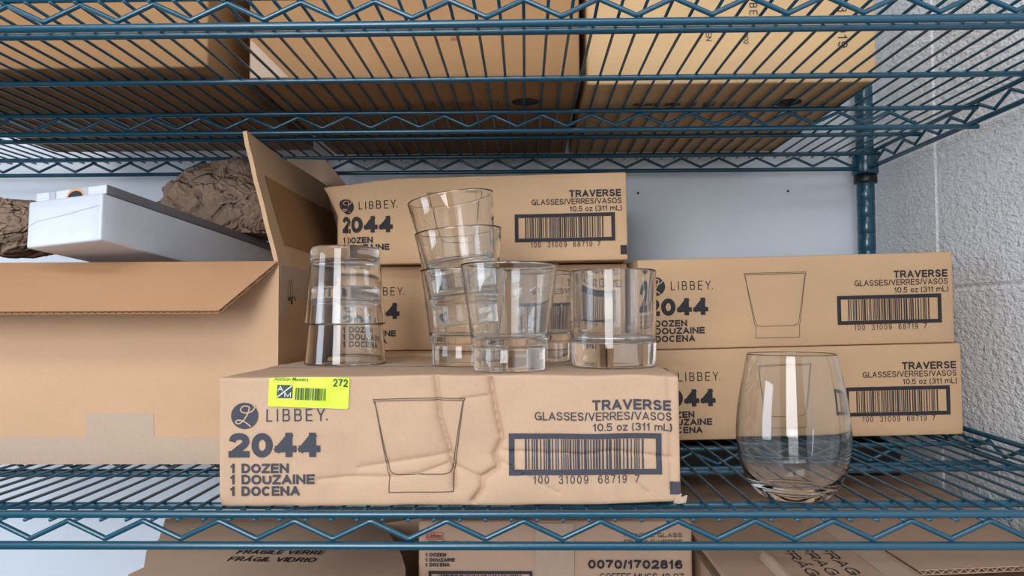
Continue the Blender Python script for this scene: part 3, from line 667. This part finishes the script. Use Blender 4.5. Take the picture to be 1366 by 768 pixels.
# crumpled kraft packing paper
def paper(name, label, c, rad, seed, flat=None):
    bm = bmesh.new(); bmesh.ops.create_icosphere(bm, subdivisions=6, radius=1.0)
    c = Vector(c); sv = Vector((seed * 3.7, seed * 1.9, seed))
    for v in bm.verts:
        n_ = v.co.normalized(); q = n_ * 1.25 + sv
        q2 = q + 0.10 * noise.noise_vector(q * 2.0)
        k = 0.0
        for sc, am in ((1.5, 0.52), (3.3, 0.20)):
            _d, cs = noise.voronoi(q2 * sc + sv); c0, c1 = Vector(cs[0]), Vector(cs[1]); pt = q2 * sc + sv
            wgt = 0.5 + 0.5 * min(1.0, (_d[1] - _d[0]) / 0.10)      # facets meet in narrow folds
            f0 = noise.noise_vector(c0 * 7.31).dot(pt - c0) / sc; f1 = noise.noise_vector(c1 * 7.31).dot(pt - c1) / sc
            k += am * (f0 * wgt + f1 * (1 - wgt)) - 0.035 * am / 0.3 * max(0.0, 0.06 - (_d[1] - _d[0])) / 0.06
        p = Vector((n_.x * rad[0], n_.y * rad[1], n_.z * rad[2])) * (1 + k)
        if flat is not None and p.z < flat: p.z = flat + (p.z - flat) * 0.01
        v.co = c + p
    me = bpy.data.meshes.new(name); bm.to_mesh(me); bm.free(); me.materials.append(PAPER)
    o = bpy.data.objects.new(name, me); COL.objects.link(o); return tag(o, label, 'packing paper', 'crumpled packing paper in the carton')
paper('crumpled_paper', 'large mound of crumpled brown paper behind the white box', (-0.398, 0.425, 0.276), (0.098, 0.060, 0.080), 1, -0.019)
paper('crumpled_paper', 'small wad of crumpled brown paper left of the white box', (-0.588, 0.285, 0.252), (0.062, 0.050, 0.034), 4)

# ------------------------------------------------------------------ cases on the top shelf, seen through the wires
def big_box(name, label, a, b, mat, r=0.003, group=None):
    root = thing(name, label, 'cardboard box', a, (0, 0, 0), group)
    vs, fs = rounded_box(b[0] - a[0], b[1] - a[1], b[2] - a[2], r, 12, 12, 8); mesh_obj('carton_body', vs, fs, mat, root, True)
    return root, b[0] - a[0], b[1] - a[1]
ZB = ZU + 0.0024
GU = 'large cases on the top shelf'
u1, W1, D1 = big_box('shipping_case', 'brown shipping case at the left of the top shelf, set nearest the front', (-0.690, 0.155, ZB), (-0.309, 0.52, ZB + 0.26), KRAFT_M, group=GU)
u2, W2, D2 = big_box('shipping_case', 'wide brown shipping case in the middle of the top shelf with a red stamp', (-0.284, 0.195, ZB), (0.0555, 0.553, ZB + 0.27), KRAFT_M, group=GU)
u3, W3, D3 = big_box('shipping_case', 'pale tan shipping case at the right of the top shelf with sideways lettering', (0.0645, 0.223, ZB), (0.3686, 0.555, ZB + 0.27), KRAFT_U, group=GU)
def under(root, W): return lambda off: (lambda a, b: (a, b, -off))
# undersides: oval emblems and brand lettering, read from below
for root, cx, cy in ((u2, 0.284, 0.088), (u3, 0.236, 0.072)):
    f = Flat(); f.disc(cx, cy, 0.0155, 0.0150, 36); em = f.lay('brand_emblem', (lambda a, b: (a, b, -.0003)), INK, root)
    f = Flat(); f.stroke(spline([(cx - .010, cy + .004), (cx - .004, cy + .008), (cx + .001, cy + .002), (cx - .005, cy - .004), (cx + .002, cy - .008), (cx + .009, cy - .003)], 6), .0012); f.lay('emblem_flourish', (lambda a, b: (a, b, -.0005)), KRAFT_M, em)
    f = Flat(); f.text('LIBBEY', -.055, -.009, .055, .018, 0.09, 0.4); f.lay('brand_lettering', (lambda a, b, cx=cx, cy=cy: (cx - 0.085 - a, cy + 0.004 + b, -.0003)), LINE, root)
f = Flat(); [f.rect(.010 + .012 * k, 0, .016 + .012 * k + .004 * (k % 2), .010) for k in range(5)]; f.lay('printed_lettering', (lambda a, b: (.05 + a, .07 + b, -.0003)), LINE, u3)
# front faces
f = Flat()
for k in range(3): f.text('GLASS', 0, -.0045 * k, .0075, .003, 0.2)
f.lay('red_stamp', (lambda a, b: (0.2080 + a, -.0004, 0.0475 + b)), INK_R, u2)
f = Flat(); f.text('LIBBEY', 0, 0, .040, .0085, 0.11, 0.4); f.lay('brand_lettering', (lambda a, b: (0.1720 + b, -.0004, 0.1045 - a)), INK, u3)
f = Flat(); f.text('44-002', 0, 0, .022, .005, 0.13); f.lay('printed_lettering', (lambda a, b: (0.1655 + b, -.0004, 0.0635 - a)), INK, u3)
f = Flat(); f.text('1 DOZEN', 0, 0, .030, .006, 0.13); f.lay('printed_lettering', (lambda a, b: (0.1260 + b, -.0004, 0.0755 - a)), INK, u3)
f = Flat(); f.text('3 1019', 0, 0, .045, .010, 0.12, .25); f.lay('printed_lettering', (lambda a, b: (0.2640 + b, -.0004, 0.0815 - a)), INK, u3)
f = Flat(); f.add([(.002, .002), (.042, .002), (.002, .042)], [[0, 1, 2]]); f.lay('pale_corner', (lambda a, b: (a, -.0004, b)), KRAFT_T, u2)  # pale triangle in the lower left corner of the front face

# ------------------------------------------------------------------ cases on the bottom shelf
ZL = -0.345 + 0.0020
GB = 'cases on the bottom shelf'
b1 = thing('mug_case', 'brown coffee mug case below the wire shelf, packing tape down its face', 'cardboard box', (-0.104, 0.16, ZL), (0, 0, 0), GB)
BH1 = -0.044 - ZL; vs, fs = rounded_box(0.260, 0.36, BH1, 0.004, 16, 12, 14, lambda q: (q.x, q.y + 0.0015 * noise.noise(Vector((q.x * 20, q.z * 20, 0))) * exp(-q.y / .03), q.z)); mesh_obj('carton_body', vs, fs, KRAFT_D, b1, True)
def b1f(off): return lambda a, b: (a, -off, BH1 + b)
f = Flat(); f.frame(.0075, -.0175, .0240, -.0105, .0005); f.btext('Libbey', .0090, -.0160, .0225, .0042, 0.02, 'L'); f.lay('brand_label', b1f(.0012), INK_R, b1)
f = Flat(); f.text('5304', .0085, -.0255, .0520, .0068, 0.25); f.lay('item_number', b1f(.0012), INK, b1)
f = Flat()
for s, x1, v in (('DOZEN', .0265, -.0335), ('DOUZAINE', .0350, -.0382), ('DOCENA', .0300, -.0428)): f.text('1', .0070, v, .0087, .0034, .24); f.text(s, .0110, v, x1, .0034, .24)
f.lay('quantity_lettering', b1f(.0012), INK, b1)
f = Flat(); f.frame(.0100, -.075, .1085, -.0468, .0028); f.barcode(.0190, -.072, .0985, -.0500, 21, 40); f.lay('barcode', b1f(.0012), INK, b1)
f = Flat(); f.text('FRAGILE GLASS', .1950, -.0150, .2500, .0040, .2); f.text('FRAGILE VERRE', .1950, -.0212, .2500, .0040, .2); f.text('FR\u00c1GIL VIDRIO', .1950, -.0274, .2500, .0040, .2); f.lay('warning_lettering', b1f(.0012), LINE, b1)
f = Flat(); f.text('0070/1702816', .1610, -.0445, .2500, .0084, .25); f.text('COFFEE MUGS, 10 OZ', .1720, -.0555, .2510, .0070, .13); f.lay('product_lettering', b1f(.0012), INK, b1)
m = MB(); 
for i in range(14): m.add([(.1110, -.0016, BH1 - .002 - .013 * i), (.1110, -.0016, BH1 - .002 - .013 * (i + 1)), (.1480, -.0016, BH1 - .002 - .013 * (i + 1)), (.1480, -.0016, BH1 - .002 - .013 * i)], [[0, 1, 2, 3]])
m.build('packing_tape', TAPE, b1)

b2 = thing('shipping_case', 'brown case with a ragged lid lying below the wire shelf at left', 'cardboard box', (0, 0, 0), (0, 0, 0), GB)
zt2 = -0.085
foot = [(-0.424, 0.320), (-0.300, 0.360), (-0.130, 0.500), (-0.112, 0.500), (-0.112, 0.330), (-0.165, 0.300), (-0.150, 0.260), (-0.124, 0.187), (-0.114, 0.147), (-0.118, 0.118), (-0.112, 0.030), (-0.330, 0.030), (-0.352, 0.098), (-0.366, 0.130), (-0.362, 0.150), (-0.385, 0.200), (-0.392, 0.240)]
m = MB(); m.prism([(x * 1.0, y, ZL) for x, y in foot][::-1], (0, 0, zt2 - 0.004 - ZL)); m.build('carton_body', KRAFT_L, b2)
m = MB(); m.prism([(x, y, zt2 - 0.004) for x, y in foot][::-1], (0, 0, 0.004)); lidb = m.build('lid_panel', KRAFT_L, b2)
f = Flat(); f.text('FRAGILE GLASS', 0, .036, .088, .0105, .17); f.text('FRAGILE VERRE', 0, .018, .088, .0105, .17); f.text('FR\u00c1GIL VIDRIO', 0, 0, .086, .0105, .17)
f.lay('warning_lettering', (lambda a, b: (-0.2905 + a, 0.167 + b * 1.25 - a * 0.03, zt2 + .0004)), INK, b2)

b3 = thing('open_shipping_case', 'brown case with loose top flaps below the wire shelf at right', 'cardboard box', (0, 0, 0), (0, 0, 0), GB)
zt3 = -0.066
m = MB(); m.box((0.164, 0.03, ZL), (0.490, 0.480, zt3 - 0.016)); m.build('carton_body', KRAFT_D, b3)
m = MB(); m.prism([(0.164, 0.03, zt3 - .005), (0.328, 0.03, zt3 - .005), (0.328, 0.480, zt3 - .005), (0.164, 0.480, zt3 - .005)], (0, 0, 0.0042)); m.build('flap', KRAFT_D, b3)
# right flap with a fluted free edge lifted towards the viewer
m = MB(); pts = [(0.3290, 0.086, zt3 + .001), (0.500, 0.098, zt3 + .004), (0.484, 0.220, zt3 + .001), (0.508, 0.320, zt3), (0.530, 0.480, zt3 - .003), (0.3290, 0.480, zt3 - .003)]
m.prism([(x, y, z - .0005) for x, y, z in pts], (0, 0, 0.0006)); m.prism([(x, y, z - .0046) for x, y, z in pts], (0, 0, 0.0006))
n = 260; vs = []; fs = []
for i in range(n + 1):
    t = i / n; x = 0.3290 + (0.484 - 0.3290) * t; yb = 0.0863 + 0.012 * t; zb = zt3 + .001 + .003 * t
    h = -0.0023 + 0.0014 * sin(2 * pi * x / 0.0078)
    vs += [(x, yb, zb + h - .0004), (x, yb, zb + h + .0004), (x, 0.476, zt3 - .003 + h + .0004), (x, 0.476, zt3 - .003 + h - .0004)]
for i in range(n):
    for k in range(4): fs.append([4 * i + k, 4 * i + (k + 1) % 4, 4 * i + 4 + (k + 1) % 4, 4 * i + 4 + k])
m.add(vs, fs); m.build('flap', KRAFT_D, b3)
m = MB(); m.prism([(.296, .032, zt3 - .0006), (.321, .032, zt3 - .0006), (.327, .470, zt3 - .0006), (.304, .470, zt3 - .0006)], (0, 0, .0003)); m.build('packing_tape', KRAFT_T, b3)
f = Flat()
for k, w_ in enumerate(('FRAGILE', 'FRAGILE', 'FR\u00c1GIL')): f.text(w_, 0, -.0175 * k, .113 if k < 2 else .100, .0105, .15)
f.lay('warning_lettering', (lambda a, b: (0.2690 + b, 0.152 - a, zt3 - .0005)), INK, b3)
m = MB(); m.prism([(.206, .04, zt3 - .0005), (.209, .04, zt3 - .0005), (.209, .120, zt3 - .0005), (.206, .120, zt3 - .0005)], (0.003, 0, 0.007)); m.build('torn_strip', KRAFT_T, b3)
bn = thing('dark_stand_in', 'added black box standing in for the deep shadow at the back, behind the loose-flap case', 'shadow stand-in', (0.17, 0.492, ZL))  # added black box, stands in for the dark shaded area at the back
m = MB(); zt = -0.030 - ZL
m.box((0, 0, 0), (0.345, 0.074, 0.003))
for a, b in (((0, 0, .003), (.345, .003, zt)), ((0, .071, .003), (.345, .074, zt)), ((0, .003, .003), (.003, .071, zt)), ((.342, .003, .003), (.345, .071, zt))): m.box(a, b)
m.build('stand_in_body', BLACK, bn)
m = MB(); m.box((-.002, -.003, zt - .010), (.347, -.0003, zt + .001)); m.box((-.002, .0743, zt - .010), (.347, .077, zt + .001)); m.build('stand_in_rim', BLACK, bn)

# two old screw holes plugged in the back wall
for x, z, lb in ((0.181, 0.348, 'small dark screw head in the back wall just right of the crumpled-end case'), (0.421, 0.3495, 'small dark screw head in the back wall near the right post')):
    m = MB(); m.lathe([(0, 0.0012), (0.0012, 0.0010), (0.0019, 0.0002), (0.0019, -0.004), (0, -0.004)], 16)
    o = m.build('screw_head', HOLE, None, True); o.location = (x, BACK_Y, z); o.rotation_euler = (pi / 2, 0, 0); tag(o, lb, 'screw', 'screw heads in the back wall')
